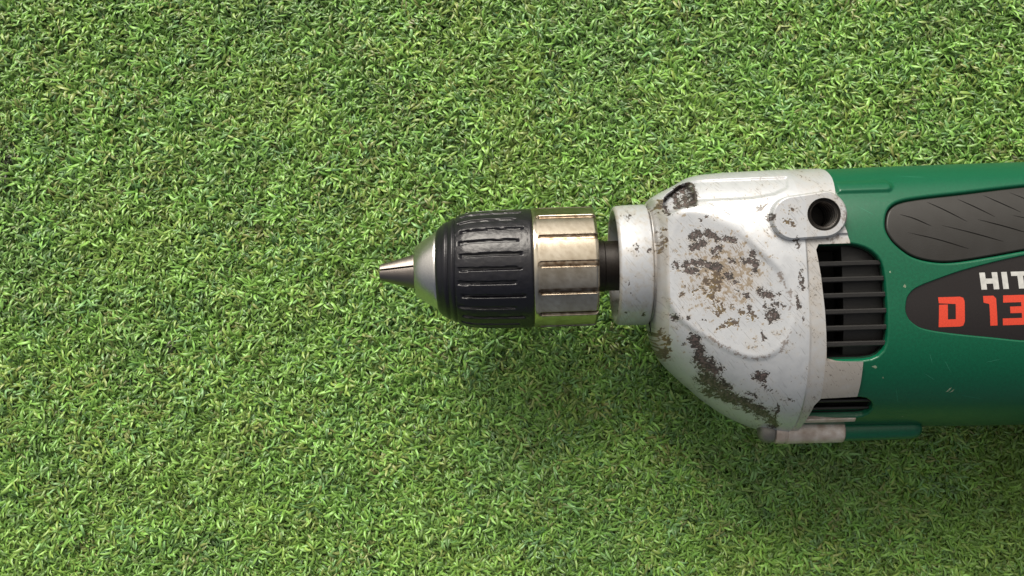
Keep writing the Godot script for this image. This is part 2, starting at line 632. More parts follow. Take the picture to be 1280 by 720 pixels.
func make_materials() -> void:
	var grey := noise_texture(11, 0.03, Color(0.86, 0.86, 0.86), Color(1, 1, 1))
	var grain := noise_texture(12, 0.12, Color(0.3, 0.3, 0.3), Color(0.8, 0.8, 0.8), 512, 4)
	var smear := noise_texture(14, 0.012, Color(0.68, 0.61, 0.55), Color(1, 1, 1))
	var soft := noise_texture(15, 0.008, Color(0.85, 0.83, 0.8), Color(1, 1, 1))
	var grime := noise_texture(13, 0.02, Color(0.55, 0.47, 0.40), Color(1, 1, 1))
	materials.paint = worn_paint()
	materials.bare = grained(Color(0.86, 0.84, 0.83), 0.45, 0.2, smear, grain, 0.012, 40.0)
	materials.green = grained(Color(0.03, 0.36, 0.25), 0.30, 0.0, grey, grain, 0.008, 18.0)
	materials.green_scuff = grained(Color(0.62, 0.74, 0.66), 0.6, 0.0, grime, null, 0.0, 9.0)
	materials.green_scratch = plain(Color(0.16, 0.46, 0.36), 0.6)
	materials.rubber = grained(Color(0.155, 0.15, 0.146), 0.44, 0.0, soft, grain, 0.006, 30.0)
	materials.black = grained(Color(0.085, 0.08, 0.08), 0.45, 0.0, grey, grain, 0.01, 12.0)
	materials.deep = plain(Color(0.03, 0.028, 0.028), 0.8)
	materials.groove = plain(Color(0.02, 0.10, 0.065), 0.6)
	materials.plate = grained(Color(0.128, 0.11, 0.11), 0.38, 0.0, grey, grain, 0.006, 14.0)
	materials.white_ink = grained(Color(0.80, 0.80, 0.79), 0.45, 0.0, grey, null, 0.0, 40.0)
	materials.orange_ink = grained(Color(0.86, 0.28, 0.19), 0.45, 0.0, grey, null, 0.0, 9.0)
	materials.sleeve = grained(Color(0.10, 0.10, 0.13), 0.27, 0.0, soft, grain, 0.008, 16.0)
	materials.steel = grained(Color(0.93, 0.92, 0.91), 0.26, 1.0, grey, grain, 0.004, 9.0)
	materials.jaw = grained(Color(0.58, 0.55, 0.53), 0.38, 1.0, grey, grain, 0.008, 7.0)
	materials.shaft = grained(Color(0.17, 0.145, 0.13), 0.45, 0.3, grime, grain, 0.01, 12.0)
	materials.screw = grained(Color(0.50, 0.50, 0.49), 0.45, 0.6, soft, grain, 0.012, 14.0)
	materials.thread = plain(Color(0.16, 0.15, 0.14), 0.5, 0.2)
	materials.ring = grained(Color(0.88, 0.85, 0.79), 0.19, 1.0, soft, null, 0.0, 30.0)
	materials.ring.vertex_color_use_as_albedo = true


# ---------------------------------------------------------------- the chuck
func make_chuck() -> void:
	var nose := Mesher.new()
	lathe(nose, [Vector2(-51.0, 5.5), Vector2(-52.7, 6.6), Vector2(-52.9, 7.2), Vector2(-52.9, 8.7), Vector2(-52.6, 9.15), Vector2(-49.5, 11.3), Vector2(-45.8, 13.7), Vector2(-45.3, 13.9), Vector2(-44.0, 13.6)])
	part("chuck_nose", nose, materials.steel, drill)

	for k in 3:
		var m := Mesher.new()
		var from := deg_to_rad(-17.0 + 120.0 * k)
		var sides := 14
		var gap := 0.36
		var rings := []
		for s in [Vector2(-50.0, 7.4), Vector2(-53.2, 6.25), Vector2(-57.0, 5.2), Vector2(-61.5, 3.95), Vector2(-65.3, 2.95), Vector2(-65.7, 2.6)]:
			var ring := []
			var mid := from + TAU / 6.0
			var tip := Vector2(cos(mid), sin(mid)) * gap * 2.0
			ring.append(Vector3(s.x, AX + tip.x, tip.y))
			var trim := asin(clampf(gap / s.y, 0, 1))
			for i in sides + 1:
				var a := lerpf(from + trim, from + TAU / 3.0 - trim, float(i) / sides)
				ring.append(Vector3(s.x, AX + cos(a) * s.y, sin(a) * s.y))
			rings.append(ring)
		for i in rings.size() - 1:
			var n: int = rings[i].size()
			for j in n:
				var a: Vector3 = rings[i][j]
				var b: Vector3 = rings[i][(j + 1) % n]
				var c: Vector3 = rings[i + 1][(j + 1) % n]
				var d: Vector3 = rings[i + 1][j]
				if j == 0 or j == n - 1:
					var nn := (b - a).cross(d - a).normalized()
					var out := Vector3(0, (a.y + b.y) * 0.5 - AX, (a.z + b.z) * 0.5)
					var mid := from + TAU / 6.0
					if nn.dot(out - Vector3(0, cos(mid), sin(mid)) * out.length()) < 0.0:
						nn = -nn
					m.flat([a, b, c, d], nn)
				else:
					var q := []
					for p in [a, b, c, d]:
						q.append(m.add(p, Vector3(-0.28, p.y - AX, p.z).normalized() if absf(p.x + 65.7) > 0.01 else Vector3(-0.7, (p.y - AX) * 0.25, p.z * 0.25).normalized()))
					m.quad(q[0], q[1], q[2], q[3])
		m.flat(rings[rings.size() - 1], Vector3(-1, 0, 0))
		part("chuck_jaw", m, materials.jaw, drill)

	# black sleeve, ribbed along its length
	var shape := Knots.new([-45.0, -44.6, -43.0, -41.2, -40.7, -40.2, -38.7, -38.3, -37.9, -36.6, -34.5, -31.0, -26.0, -12.2, -11.5, -11.3], [14.2, 15.0, 16.3, 17.4, 17.25, 17.8, 18.7, 18.5, 19.0, 19.6, 20.25, 20.75, 21.0, 21.15, 20.9, 20.6])
	var wobble := noise(21, 0.35, 2)
	var ribs := 27
	var radius := func(u: float, a: float) -> float:
		var r := shape.at(u)
		if u > -37.6 and u < -13.0:
			var k := roundf(a / TAU * ribs)
			var jit := 0.7 * wobble.get_noise_2d(k * 7.0, 3.0)
			var d := (a - k * TAU / ribs) * 20.8 + 0.12 * wobble.get_noise_2d(u * 0.5, k * 11.0)
			jit += 0.45 if int(k) % 2 == 0 else -0.45
			var ends := smoothstep(-37.0 + jit, -35.2 + jit, u) * (1.0 - smoothstep(-16.5 + jit * 2.6, -14.8 + jit * 2.6, u))
			# a notch with one steep side
			var w := 0.95 + 0.35 * (1.0 - smoothstep(-36.0, -32.0, u))
			var depth := 1.0 - smoothstep(0.45, 1.0, d / w if d > 0.0 else -d / (w * 0.6))
			r -= 1.05 * ends * depth * (1.0 + 0.25 * jit)
			r += 0.05 * wobble.get_noise_2d(u, a * 20.0)
		return r
	var us := []
	var u := -45.0
	while u < -11.25:
		us.append(u)
		u += 0.2 if u < -34.0 or u > -17.5 and u < -12.5 else (0.12 if u > -12.5 else 0.8)
	us.append(-11.3)
	var sleeve := Mesher.new()
	turned(sleeve, us, round_angles(ribs * 18), radius)
	lathe(sleeve, [Vector2(-11.3, 20.6), Vector2(-11.3, 17.0)], 64)
	lathe(sleeve, [Vector2(-44.5, 9.0), Vector2(-45.0, 14.2)], 64)
	part("chuck_sleeve", sleeve, materials.sleeve, drill)

	# metal ring with slots
	var slots := 14
	var first := deg_to_rad(-2.0)
	var body := Knots.new([-11.4, -11.2, -10.8, -9.0, 9.6, 10.3, 10.8], [20.7, 21.15, 21.35, 21.4, 21.35, 21.1, 20.5])
	var ring_radius := func(uu: float, a: float) -> float:
		var r := body.at(uu)
		var k := roundf((a - first) / TAU * slots)
		var d := absf(a - first - k * TAU / slots)
		var land := absf(d - PI / slots)
		r *= lerpf(1.0, 0.992 / cos(land * 0.72), smoothstep(-10.6, -9.6, uu))
		var w := 0.050 * sqrt(clampf((uu + 9.8) / 1.1, 0.0, 1.0))
		if w > 0.0:
			r -= 1.0 * (1.0 - smoothstep(w - 0.005, w + 0.004, d))
		return r
	var rust := noise(22, 0.5, 3)
	var tint := func(uu: float, a: float, r: float) -> Color:
		var clean := Color(1, 1, 1)
		var k := roundf((a - first) / TAU * slots)
		var d := absf(a - first - k * TAU / slots)
		var n := rust.get_noise_3d(uu, cos(a) * 21.0, sin(a) * 21.0)
		var land_tone := 0.25 * (0.5 + 0.5 * sin(floorf((a - first) / TAU * slots) * 2.4 + 0.6)) if uu > -9.9 else 0.0
		var dirt := clampf((1.0 - smoothstep(0.03, 0.085, d)) * 0.6 + 0.10 + n * 0.5, 0.0, 1.0) if uu > -10.2 else clampf(n * 0.5, 0.0, 1.0)
		var c := clean.lerp(Color(0.42, 0.35, 0.29), clampf(dirt * 0.75 + land_tone, 0.0, 0.85))
		if body.at(uu) - r > 0.4:
			c = c.lerp(Color(0.14, 0.085, 0.05), 0.55 + 0.6 * n)
		return c
	var angles := []
	for k in slots:
		var mid := first + TAU * k / slots
		for d in [-0.062, -0.056, -0.0545, -0.0485, -0.0445, -0.035, -0.02, 0.0, 0.02, 0.035, 0.0445, 0.0485, 0.0545, 0.056, 0.062, 0.09, 0.13, 0.18, 0.224, 0.27, 0.32, 0.36]:
			angles.append(mid + d)
	angles.append(first + TAU - 0.062)
	us = [-11.4, -11.3, -11.2, -11.0, -10.8, -10.3, -9.85, -9.75, -9.6, -9.4, -9.2, -8.9, -8.6, -8.0]
	for k in 17:
		us.append(-7.0 + k)
	us.append_array([9.6, 10.0, 10.3, 10.6, 10.8])
	var ring := Mesher.new()
	turned(ring, us, angles, ring_radius, tint)
	lathe(ring, [Vector2(10.8, 19.6), Vector2(10.8, 8.0)], 64)
	lathe(ring, [Vector2(-11.4, 17.0), Vector2(-11.4, 20.7)], 64)
	part("chuck_ring", ring, materials.ring, drill)

	var shaft := Mesher.new()
	lathe(shaft, [Vector2(10.6, 9.2), Vector2(14.0, 9.2), Vector2(14.3, 8.9), Vector2(28.0, 8.9)], 64)
	part("spindle", shaft, materials.shaft, drill)


# ---------------------------------------------------------------- the silver gear housing
const FACET := [33.7, -14.5, 37.4, -18.0, 44.0, -16.8, 52.3, -10.3, 59.7, -1.5, 65.9, 5.6, 69.2, 15.8, 68.1, 22.6, 64.8, 28.1, 60.9, 30.7, 54.7, 30.1, 43.5, 23.5, 34.8, 16.1, 32.6, 5.8]
var gear: Body
var motor: Body


func make_gear_housing() -> void:
	gear = Body.new()
	var ku := [30.0, 30.5, 31.3, 33.0, 39.5, 44.0, 48.0, 58.0, 68.0, 74.0, 85.0, 96.0]
	gear.top = Knots.new(ku, [-19.0, -22.5, -23.5, -24.5, -27.7, -30.0, -30.7, -31.2, -31.4, -31.5, -31.5, -31.5])
	gear.bottom = Knots.new(ku, [20.0, 26.0, 30.3, 34.1, 41.4, 45.5, 49.2, 56.0, 60.0, 61.0, 60.8, 60.2])
	gear.high = Knots.new(ku, [19.0, 23.0, 25.4, 27.6, 31.5, 33.5, 35.0, 38.0, 40.0, 40.6, 41.0, 41.0])
	gear.uv_from = Vector2(16, -33)
	gear.uv_size = Vector2(77, 96)
	var facet := smooth(FACET, true, 1.5)
	var fbox := gear.bounds(facet)
	var ledge := straight([43.0, -27.2, 72.9, -26.9, 71.6, -23.0, 67.0, -21.0, 59.6, -19.9, 42.8, -19.9], 30.0)
	var lbox := gear.bounds(ledge)
	var pocket := smooth([33.4, -21.6, 37.1, -25.0, 41.6, -27.0, 42.4, -23.1, 42.3, -18.7, 37.6, -17.6, 33.4, -16.6], true, 1.5)
	var pbox := gear.bounds(pocket)
	var dents := noise(31, 0.12, 2)
	gear.feature = func(u: float, v: float, h: float) -> float:
		var p := Vector2(u, v)
		var d := inward(p, facet, fbox)
		if d > -2.95:
			var flat := 33.7 + 0.335 * (u - 50.0) - 0.016 * (v - 5.0)
			var soft := 0.6 + 2.2 * smoothstep(-5.0, -13.0, v)
			h = lerpf(h, flat, smoothstep(-1.4 - soft, soft, d))
		d = inward(p, ledge, lbox)
		if d > -1.0:
			h -= 1.3 * smoothstep(-0.5, 0.6, d)
		d = inward(p, pocket, pbox)
		if d > -1.0:
			h -= 6.5 * smoothstep(-0.3, 1.1, d)
		if v > -7.0:
			var line := 74.3 + 0.5 * sin((v + 5.0) * 0.05)
			h -= 0.55 * smoothstep(line - 0.15, line + 0.2, u)
		return h + 0.07 * dents.get_noise_2d(u * 0.8, v * 0.8)
	var border := [87.4, -99, 87.4, -29.4, 87.2, -26.2, 86.2, -20.9, 85.1, -16.6, 88.2, -5.1, 88.4, -4.1, 78.4, -4.1, 77.5, -2.4, 78.6, 6.0, 79.5, 17.3, 80.2, 33.1, 91.9, 33.5, 91.9, 40.9, 91.7, 45.3, 80.0, 45.6, 78.3, 48.0, 77.5, 52.1, 77.0, 55.0, 76.8, 99]
	var outline := straight([29.5, -99] + border + [29.5, 99])
	var m := Mesher.new()
	gear.sheet(m, 29.5, 92.5, 0.5, 0.0, PI, 230, outline, [bore()])
	gear.sheet(m, 29.5, 78.0, 1.2, PI, TAU, 80)
	var line := straight(border.slice(2, border.size() - 2), 0.5, false)
	gear.edge(m, line, [Vector2(0, 0), Vector2(0.22, -0.08), Vector2(0.4, -0.3), Vector2(0.48, -0.6), Vector2(0.5, -4.0)], -1.0, false)
	var housing := part("gear_housing", m, materials.paint, drill)

	# round nose of the housing, open to the front
	var c := Mesher.new()
	var edge := [Vector2(30.0, 15.0), Vector2(20.0, 18.0), Vector2(18.2, 18.9), Vector2(17.7, 19.3), Vector2(17.55, 19.8), Vector2(17.7, 20.4), Vector2(18.2, 20.95), Vector2(19.0, 21.25), Vector2(22.0, 21.4), Vector2(28.4, 21.5), Vector2(28.9, 21.3), Vector2(29.2, 20.8), Vector2(29.5, 19.9), Vector2(32.5, 19.6)]
	lathe(c, edge, 120)
	for i in c.v.size():
		c.t[i] = (Vector2(c.v[i].x, c.v[i].z) * 1000.0 - gear.uv_from) / gear.uv_size
	var collar := part("housing_collar", c, materials.paint, drill)
	var b := Mesher.new()
	lathe(b, [Vector2(26.0, 17.5), Vector2(26.0, 0.0)], 48)
	part("collar_recess", b, materials.deep, collar)

	# the boss with the threaded hole for a side handle
	var s := Mesher.new()
	var centre := Vector2(80.0, -13.4)
	var far := Vector2(70.6, -12.6)
	var ring := []
	var n := 72
	for i in n:
		var a := TAU * i / n
		var d := Vector2(cos(a), sin(a))
		var o := centre + d * 7.5
		if d.x < 0.0:
			o = Vector2(lerpf(far.x, centre.x, 1.0 - clampf(-d.x * 1.0, 0, 1)) if absf(d.x) < 0.0 else far.x + d.x * 6.9, far.y + d.y * 7.1)
		ring.append(o)
	var dense := even(PackedVector2Array(ring))
	ring = Array(dense)
	n = ring.size()
	var levels := [Vector2(0, -14), Vector2(0, -0.9), Vector2(0.25, -0.35), Vector2(0.7, 0)]   # inset, height below the top
	var top_at := func(p: Vector2) -> float: return AX + 40.6 + 0.035 * (p.x - 80.0) + 0.05 * (p.y + 13.0)
	var rows := []
	for l in levels:
		var row := []
		for i in n:
			var o: Vector2 = ring[i]
			var d: Vector2 = (ring[(i + 1) % n] - ring[(i - 1 + n) % n]).normalized()
			var away := Vector2(d.y, -d.x)
			var q: Vector2 = o - away * l.x
			var tilt: float = [0.0, 0.15, 0.8, 1.6][levels.find(l)]
			var p := Vector3(q.x, top_at.call(q) + l.y, q.y)
			row.append(s.add(p, Vector3(away.x, tilt, away.y).normalized(), gear.tex(p)))
		rows.append(row)
	for k in levels.size() - 1:
		for i in n:
			s.quad(rows[k][i], rows[k][(i + 1) % n], rows[k + 1][(i + 1) % n], rows[k + 1][i])
	# the top face, from its rim to the countersink
	var inner := []
	var rim := []
	for i in n:
		var o: Vector3 = s.v[rows[3][i]] / MM
		rim.append(s.add(o, Vector3(-0.03, 1, -0.05).normalized(), gear.tex(o)))
		var d := Vector2(o.x, o.z) - centre
		var q := centre + d.normalized() * 5.2
		inner.append(s.add(Vector3(q.x, top_at.call(q), q.y), Vector3(-0.03, 1, -0.05).normalized(), gear.tex(Vector3(q.x, 0, q.y))))
	for i in n:
		s.quad(rim[i], rim[(i + 1) % n], inner[(i + 1) % n], inner[i])
	var boss := part("handle_boss", s, materials.paint, housing)
	# the hole: countersink and thread
	var t := Mesher.new()
	var prof := [Vector2(0, 5.2), Vector2(-0.25, 5.0), Vector2(-0.9, 4.75)]
	for k in 6:
		prof.append(Vector2(-1.6 - k * 2.0, 3.95))
		prof.append(Vector2(-2.5 - k * 2.0, 4.8))
		prof.append(Vector2(-2.9 - k * 2.0, 4.8))
	prof.append(Vector2(-14.0, 4.3))
	prof.append(Vector2(-14.0, 0.0))
	for k in prof.size() - 1:
		var a: Vector2 = prof[k]
		var e: Vector2 = prof[k + 1]
		var d := (e - a).normalized()
		var fa := []
		for i in n + 1:
			var w := TAU * i / n
			var er := Vector3(cos(w), 0, sin(w))
			var nn := (er * d.x + Vector3.UP * -d.y).normalized()
			nn = -nn if nn.dot(-er + Vector3.UP * 0.4) < 0.0 else nn
			var base := Vector3(centre.x, 0, centre.y)
			var pa: Vector3 = base + er * a.y + Vector3.UP * (top_at.call(centre + Vector2(er.x, er.z) * a.y) + a.x)
			var pe: Vector3 = base + er * e.y + Vector3.UP * (top_at.call(centre + Vector2(er.x, er.z) * e.y) + e.x)
			fa.append([t.add(pa, nn), t.add(pe, nn)])
		for i in n:
			t.quad(fa[i][0], fa[i][1], fa[i + 1][1], fa[i + 1][0])
	part("threaded_hole", t, materials.thread, boss)
	var crest := Mesher.new()
	for k in 6:
		var ca := []
		for i in n + 1:
			var w := TAU * i / n
			var er := Vector3(cos(w), 0, sin(w))
			var p := Vector3(centre.x, top_at.call(centre) - 1.75 - k * 2.0 - 2.0 * i / n + 2.0, centre.y)
			ca.append([crest.add(p + er * 4.1 + Vector3.UP * 0.35, (-er + Vector3.UP).normalized()), crest.add(p + er * 3.85, -er), crest.add(p + er * 4.1 - Vector3.UP * 0.35, (-er - Vector3.UP).normalized())])
		for i in n:
			crest.quad(ca[i][0], ca[i][1], ca[i + 1][1], ca[i + 1][0])
			crest.quad(ca[i][1], ca[i][2], ca[i + 1][2], ca[i + 1][1])
	part("thread", crest, materials.jaw, boss)

	# tubular lug along the lower edge, with its screw
	var l := Mesher.new()
	lathe(l, [Vector2(69.6, 0.0), Vector2(69.6, 3.6), Vector2(70.0, 4.15), Vector2(72.8, 4.4), Vector2(73.0, 4.1), Vector2(73.6, 4.1), Vector2(73.8, 4.4), Vector2(92.9, 4.45), Vector2(93.3, 4.1), Vector2(93.3, 0.0)], 64, 58.9, 12.0)
	part("screw_lug", l, materials.bare, housing)
	var web := Mesher.new()
	bar(web, Vector3(77.0, AX + 22.3, 53.8), Vector3(94.6, AX + 22.3, 53.8), 2.2, 10.0, 0.9)
	part("lug_web", web, materials.bare, housing)
	var sc := Mesher.new()
	lathe(sc, [Vector2(64.4, 0.0), Vector2(64.4, 2.0), Vector2(64.9, 3.0), Vector2(66.0, 3.9), Vector2(67.5, 4.2), Vector2(69.0, 4.1), Vector2(70.0, 3.2)], 40, 58.6, 12.5)
	part("housing_screw", sc, materials.screw, housing)


# ---------------------------------------------------------------- the green motor housing
func make_motor_housing() -> void:
	motor = Body.new()
	var ku := [74.0, 88.0, 110.0, 160.0, 200.0, 225.0, 240.0, 247.0]
	motor.top = Knots.new(ku, [-30.6, -31.1, -31.5, -31.7, -31.5, -30.0, -24.0, -14.0])
	motor.bottom = Knots.new(ku, [58.6, 59.0, 59.5, 60.3, 60.0, 58.0, 52.0, 42.0])
	motor.high = Knots.new(ku, [38.6, 39.6, 40.0, 40.5, 40.0, 38.0, 30.0, 18.0])
	var rib := straight([86.6, -24.9, 103.5, -24.9, 105.0, -24.3, 105.6, -22.6, 105.0, -20.9, 103.5, -20.2, 86.6, -20.2], 30.0)
	var rbox := motor.bounds(rib)
	motor.feature = func(u: float, v: float, h: float) -> float:
		var d := inward(Vector2(u, v), rib, rbox)
		if d > -1.0:
			h += 1.4 * smoothstep(-0.3, 1.6, d)
		return h
	var vent := smooth_corner([76.0, -4.6, 88.6, -4.6, 91.0, -4.1, 93.3, -3.3, 95.5, -2.0, 97.3, -0.2, 98.5, 1.8, 99.2, 4.2, 99.6, 7.9, 100.0, 16.7, 100.0, 25.6, 99.7, 28.3, 98.9, 30.6, 97.2, 32.5, 95.0, 33.5, 91.9, 33.9, 76.0, 33.9])
	var slot := smooth_corner([76.0, 53.6, 76.0, 45.2, 93.0, 45.3, 95.4, 45.8, 97.4, 47.0, 98.7, 48.8, 99.0, 50.4, 98.3, 52.1, 97.0, 53.1, 95.0, 53.6])
	var grip := smooth([99.5, -9.9, 101.1, -14.6, 104.5, -17.4, 110.5, -18.8, 126.3, -20.3, 149.1, -22.4, 172.0, -23.4, 186.0, -22.0, 192.0, -15.0, 188.0, -6.0, 170.0, -2.4, 144.1, 0.6, 132.7, 2.3, 121.3, 3.7, 114.6, 3.5, 107.6, 1.5, 102.3, -2.7, 99.9, -6.6])
	var plate := smooth([104.8, 16.3, 105.6, 13.1, 108.0, 10.6, 113.6, 8.3, 125.0, 4.8, 144.1, 0.9, 165.0, -1.0, 184.0, 0.0, 192.0, 5.0, 195.0, 15.0, 192.0, 25.0, 184.0, 29.5, 165.0, 29.8, 143.7, 28.9, 132.4, 27.5, 118.4, 25.6, 110.1, 23.8, 106.5, 21.4, 105.0, 18.9])
	var m := Mesher.new()
	motor.sheet(m, 74.0, 247.0, 0.9, 0.0, PI, 170, PackedVector2Array(), [vent, slot, grip, plate, bore()])
	motor.sheet(m, 74.0, 247.0, 3.0, PI, TAU, 60)
	motor.edge(m, vent, [Vector2(0, 0), Vector2(0.22, -0.06), Vector2(0.45, -0.25), Vector2(0.6, -0.6), Vector2(0.65, -3.0)], -1.0)
	motor.edge(m, slot, [Vector2(0, 0), Vector2(0.3, -0.1), Vector2(0.5, -0.5), Vector2(0.55, -3.0)], -1.0)
	motor.edge(m, grip, [Vector2(0, 0), Vector2(0.3, -0.08), Vector2(0.6, -0.35), Vector2(0.75, -0.8), Vector2(0.8, -3.2)], -1.0)
	motor.edge(m, plate, [Vector2(0, 0), Vector2(0.15, -0.04), Vector2(0.32, -0.2), Vector2(0.4, -0.55), Vector2(0.4, -0.9)], -1.0)
	m.flat(end_ring(motor, 247.0), Vector3.RIGHT)
	var housing := part("motor_housing", m, materials.green, drill)

	# what lies behind the openings
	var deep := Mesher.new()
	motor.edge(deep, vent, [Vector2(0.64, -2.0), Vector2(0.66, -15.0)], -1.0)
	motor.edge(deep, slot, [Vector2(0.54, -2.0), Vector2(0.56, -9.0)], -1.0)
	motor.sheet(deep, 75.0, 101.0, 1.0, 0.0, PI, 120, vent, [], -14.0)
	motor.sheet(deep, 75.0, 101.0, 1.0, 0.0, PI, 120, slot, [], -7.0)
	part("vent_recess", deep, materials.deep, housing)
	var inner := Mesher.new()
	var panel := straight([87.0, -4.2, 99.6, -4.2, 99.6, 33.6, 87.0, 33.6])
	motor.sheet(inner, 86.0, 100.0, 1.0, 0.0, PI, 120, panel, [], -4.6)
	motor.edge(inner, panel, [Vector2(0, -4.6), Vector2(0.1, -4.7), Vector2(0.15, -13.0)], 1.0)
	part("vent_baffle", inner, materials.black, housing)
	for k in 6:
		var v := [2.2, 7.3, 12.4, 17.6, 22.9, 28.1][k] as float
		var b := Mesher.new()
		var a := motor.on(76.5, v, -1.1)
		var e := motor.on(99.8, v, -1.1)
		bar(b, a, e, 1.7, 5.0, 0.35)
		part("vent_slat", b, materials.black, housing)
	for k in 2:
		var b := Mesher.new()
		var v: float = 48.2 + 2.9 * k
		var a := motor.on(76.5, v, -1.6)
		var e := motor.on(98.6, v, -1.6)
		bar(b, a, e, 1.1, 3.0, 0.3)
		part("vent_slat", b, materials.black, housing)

	# rubber pad set in a groove
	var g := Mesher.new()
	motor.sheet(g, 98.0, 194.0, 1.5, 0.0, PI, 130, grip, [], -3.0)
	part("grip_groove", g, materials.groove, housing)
	var inset := Geometry2D.offset_polygon(grip, -1.6)
	var pad_line := even(inset[0])
	var cuts := []
	var lines := [[105.5, -13.0, 109.5, -11.6, 114.8, -8.9], [114.8, -16.9, 119.5, -14.2, 126.4, -9.9], [124.8, -17.5, 129.5, -14.8, 135.4, -11.2], [133.2, -18.6, 138.0, -15.8, 143.8, -12.5], [142.0, -19.2, 148.0, -16.0, 154.0, -13.0], [107.3, -7.0, 116.0, -4.6, 125.9, -1.2], [118.2, -9.0, 127.0, -6.4, 136.9, -3.2], [129.7, -10.6, 138.0, -8.0, 145.6, -5.4], [141.0, -11.6, 150.0, -9.0, 158.0, -6.4]]
	for l in lines:
		cuts.append(sliver(smooth(l, false, 0.6), 0.19))
	var p := Mesher.new()
	motor.sheet(p, 98.0, 194.0, 0.8, 0.0, PI, 170, pad_line, cuts, -0.35)
	motor.edge(p, pad_line, [Vector2(0, -0.35), Vector2(0.3, -0.45), Vector2(0.5, -0.85), Vector2(0.55, -3.2)], 1.0)
	for c in cuts:
		motor.edge(p, c, [Vector2(0, -0.35), Vector2(0.14, -0.55)], -1.0)
	motor.sheet(p, 98.0, 194.0, 1.5, 0.0, PI, 130, pad_line, [], -0.65)
	part("grip_pad", p, materials.rubber, drill)

	# name plate and its lettering
	var n := Mesher.new()
	motor.sheet(n, 103.0, 197.0, 1.0, 0.0, PI, 170, plate, [], -0.55)
	var name_plate := part("name_plate", n, materials.plate, drill)
	var x := 129.2
	for ch in ["H", "I", "T", "A", "C", "H", "I"]:
		x += letter(name_plate, ch, Vector2(x, 6.4), Vector2(5.6, 5.4), 1.75, materials.white_ink, 0.10) + 1.25
	x = 115.5
	for ch in ["D", " ", "1", "3", "V", "B", "3"]:
		if ch == " ":
			x += 4.6
		else:
			x += letter(name_plate, ch, Vector2(x, 13.8), Vector2(8.3, 9.5), 2.25, materials.orange_ink, 0.05 if ch != "D" else 0.0) + 1.7

	# rib of the lower edge
	var l := Mesher.new()
	lathe(l, [Vector2(93.4, 0.0), Vector2(93.4, 3.9), Vector2(116.5, 3.8), Vector2(118.6, 3.4), Vector2(119.9, 2.5), Vector2(120.5, 1.2), Vector2(120.6, 0.0)], 64, 59.1, 12.0)
	part("screw_lug", l, materials.green, housing)

	# small scuffs in the plastic
	var k := 0
	for q in [[120.4, 44.6, 121.2, 43.4, 121.9, 43.0, 121.7, 43.6, 121.1, 44.5], [121.6, 44.9, 122.5, 43.8, 122.9, 43.7, 122.6, 44.5], [104.4, 10.2, 104.9, 9.3, 105.4, 9.9, 105.2, 10.5], [98.9, 39.2, 99.2, 38.7, 99.4, 39.4], [100.3, 5.1, 100.7, 5.0, 100.8, 5.6, 100.3, 5.6], [95.0, 35.3, 96.2, 34.9, 96.9, 35.6, 96.4, 36.0], [109.4, 53.4, 110.2, 53.3, 110.0, 53.7]]:
		var s := Mesher.new()
		var o := straight(q, 5.0)
		var b := motor.bounds(o)
		motor.sheet(s, b.position.x - 0.3, b.end.x + 0.3, 0.4, motor.angle(b.position.x, b.end.y + 0.5), motor.angle(b.position.x, b.position.y - 0.5), 5, o, [], 0.03)
		part("scuff_mark", s, materials.green_scuff, housing)
		k += 1

	for q in [[112.0, 38.0, 116.0, 40.5], [118.0, 34.0, 120.5, 38.0], [126.0, 46.0, 133.0, 47.5], [104.0, 43.0, 106.0, 48.0], [131.0, 35.0, 136.0, 34.0], [92.5, -16.0, 97.0, -13.0], [109.0, -26.0, 118.0, -25.2], [113.0, 31.5, 114.2, 35.0]]:
		var s := Mesher.new()
		var o := sliver(straight(q, 0.8, false), 0.07)
		var b := motor.bounds(o)
		motor.sheet(s, b.position.x - 0.3, b.end.x + 0.3, 1.0, motor.angle(b.position.x, b.end.y + 0.5), motor.angle(b.position.x, b.position.y - 0.5), 6, o, [], 0.03)
		part("scratch", s, materials.green_scratch, housing)

	# pistol grip and trigger, beyond the picture's edge
	var h := Mesher.new()
	var secs := []
	for i in 15:
		var t := i / 14.0
		var mid := Vector2(205.0 + 26.0 * t, 30.0 + 125.0 * t)
		var along := 24.0 - 4.0 * sin(t * PI) - (7.0 if i == 14 else 0.0)
		var across := 20.0 - 3.0 * sin(t * PI) - (5.0 if i == 14 else 0.0)
		var row := []
		for j in 49:
			var a := TAU * j / 48
			var q := Vector3(mid.x + along * cos(a), AX + across * sin(a), mid.y)
			row.append(h.add(q, Vector3(cos(a) / along, sin(a) / across, 0.0 if i < 14 else 0.03).normalized()))
		secs.append(row)
	for i in 14:
		for j in 48:
			h.quad(secs[i][j], secs[i + 1][j], secs[i + 1][j + 1], secs[i][j + 1])
	var cap := []
	for j in 48:
		cap.append(h.v[secs[14][j]] / MM)
	h.flat(cap, Vector3.BACK)
	part("handle", h, materials.rubber, drill)
	var tr := Mesher.new()
	bar(tr, Vector3(176.0, AX + 7.0, 76.0), Vector3(198.0, AX + 7.0, 76.0), 26.0, 14.0, 3.0)
	part("trigger", tr, materials.black, drill)


func bore() -> PackedVector2Array:   # clearance for the threaded hole
	var r := PackedVector2Array()
	for i in 40:
		r.append(Vector2(80.0, -13.4) + Vector2.from_angle(TAU * i / 40) * 5.6)
	return r


func end_ring(b: Body, u: float) -> Array:
	var r := []
	for i in 60:
		r.append(b.pos(u, TAU * i / 60))
	return r


func smooth_corner(ps: Array) -> PackedVector2Array:
	return straight(ps, 0.6)


func even(p: PackedVector2Array) -> PackedVector2Array:   # the same outline with points 0.6 apart
	var r := []
	for q in p:
		r.append(q.x)
		r.append(q.y)
	var d := straight(r, 0.6)
	var o := PackedVector2Array()
	for q in d:
		if o.is_empty() or o[o.size() - 1].distance_to(q) > 0.25:
			o.append(q)
	return o


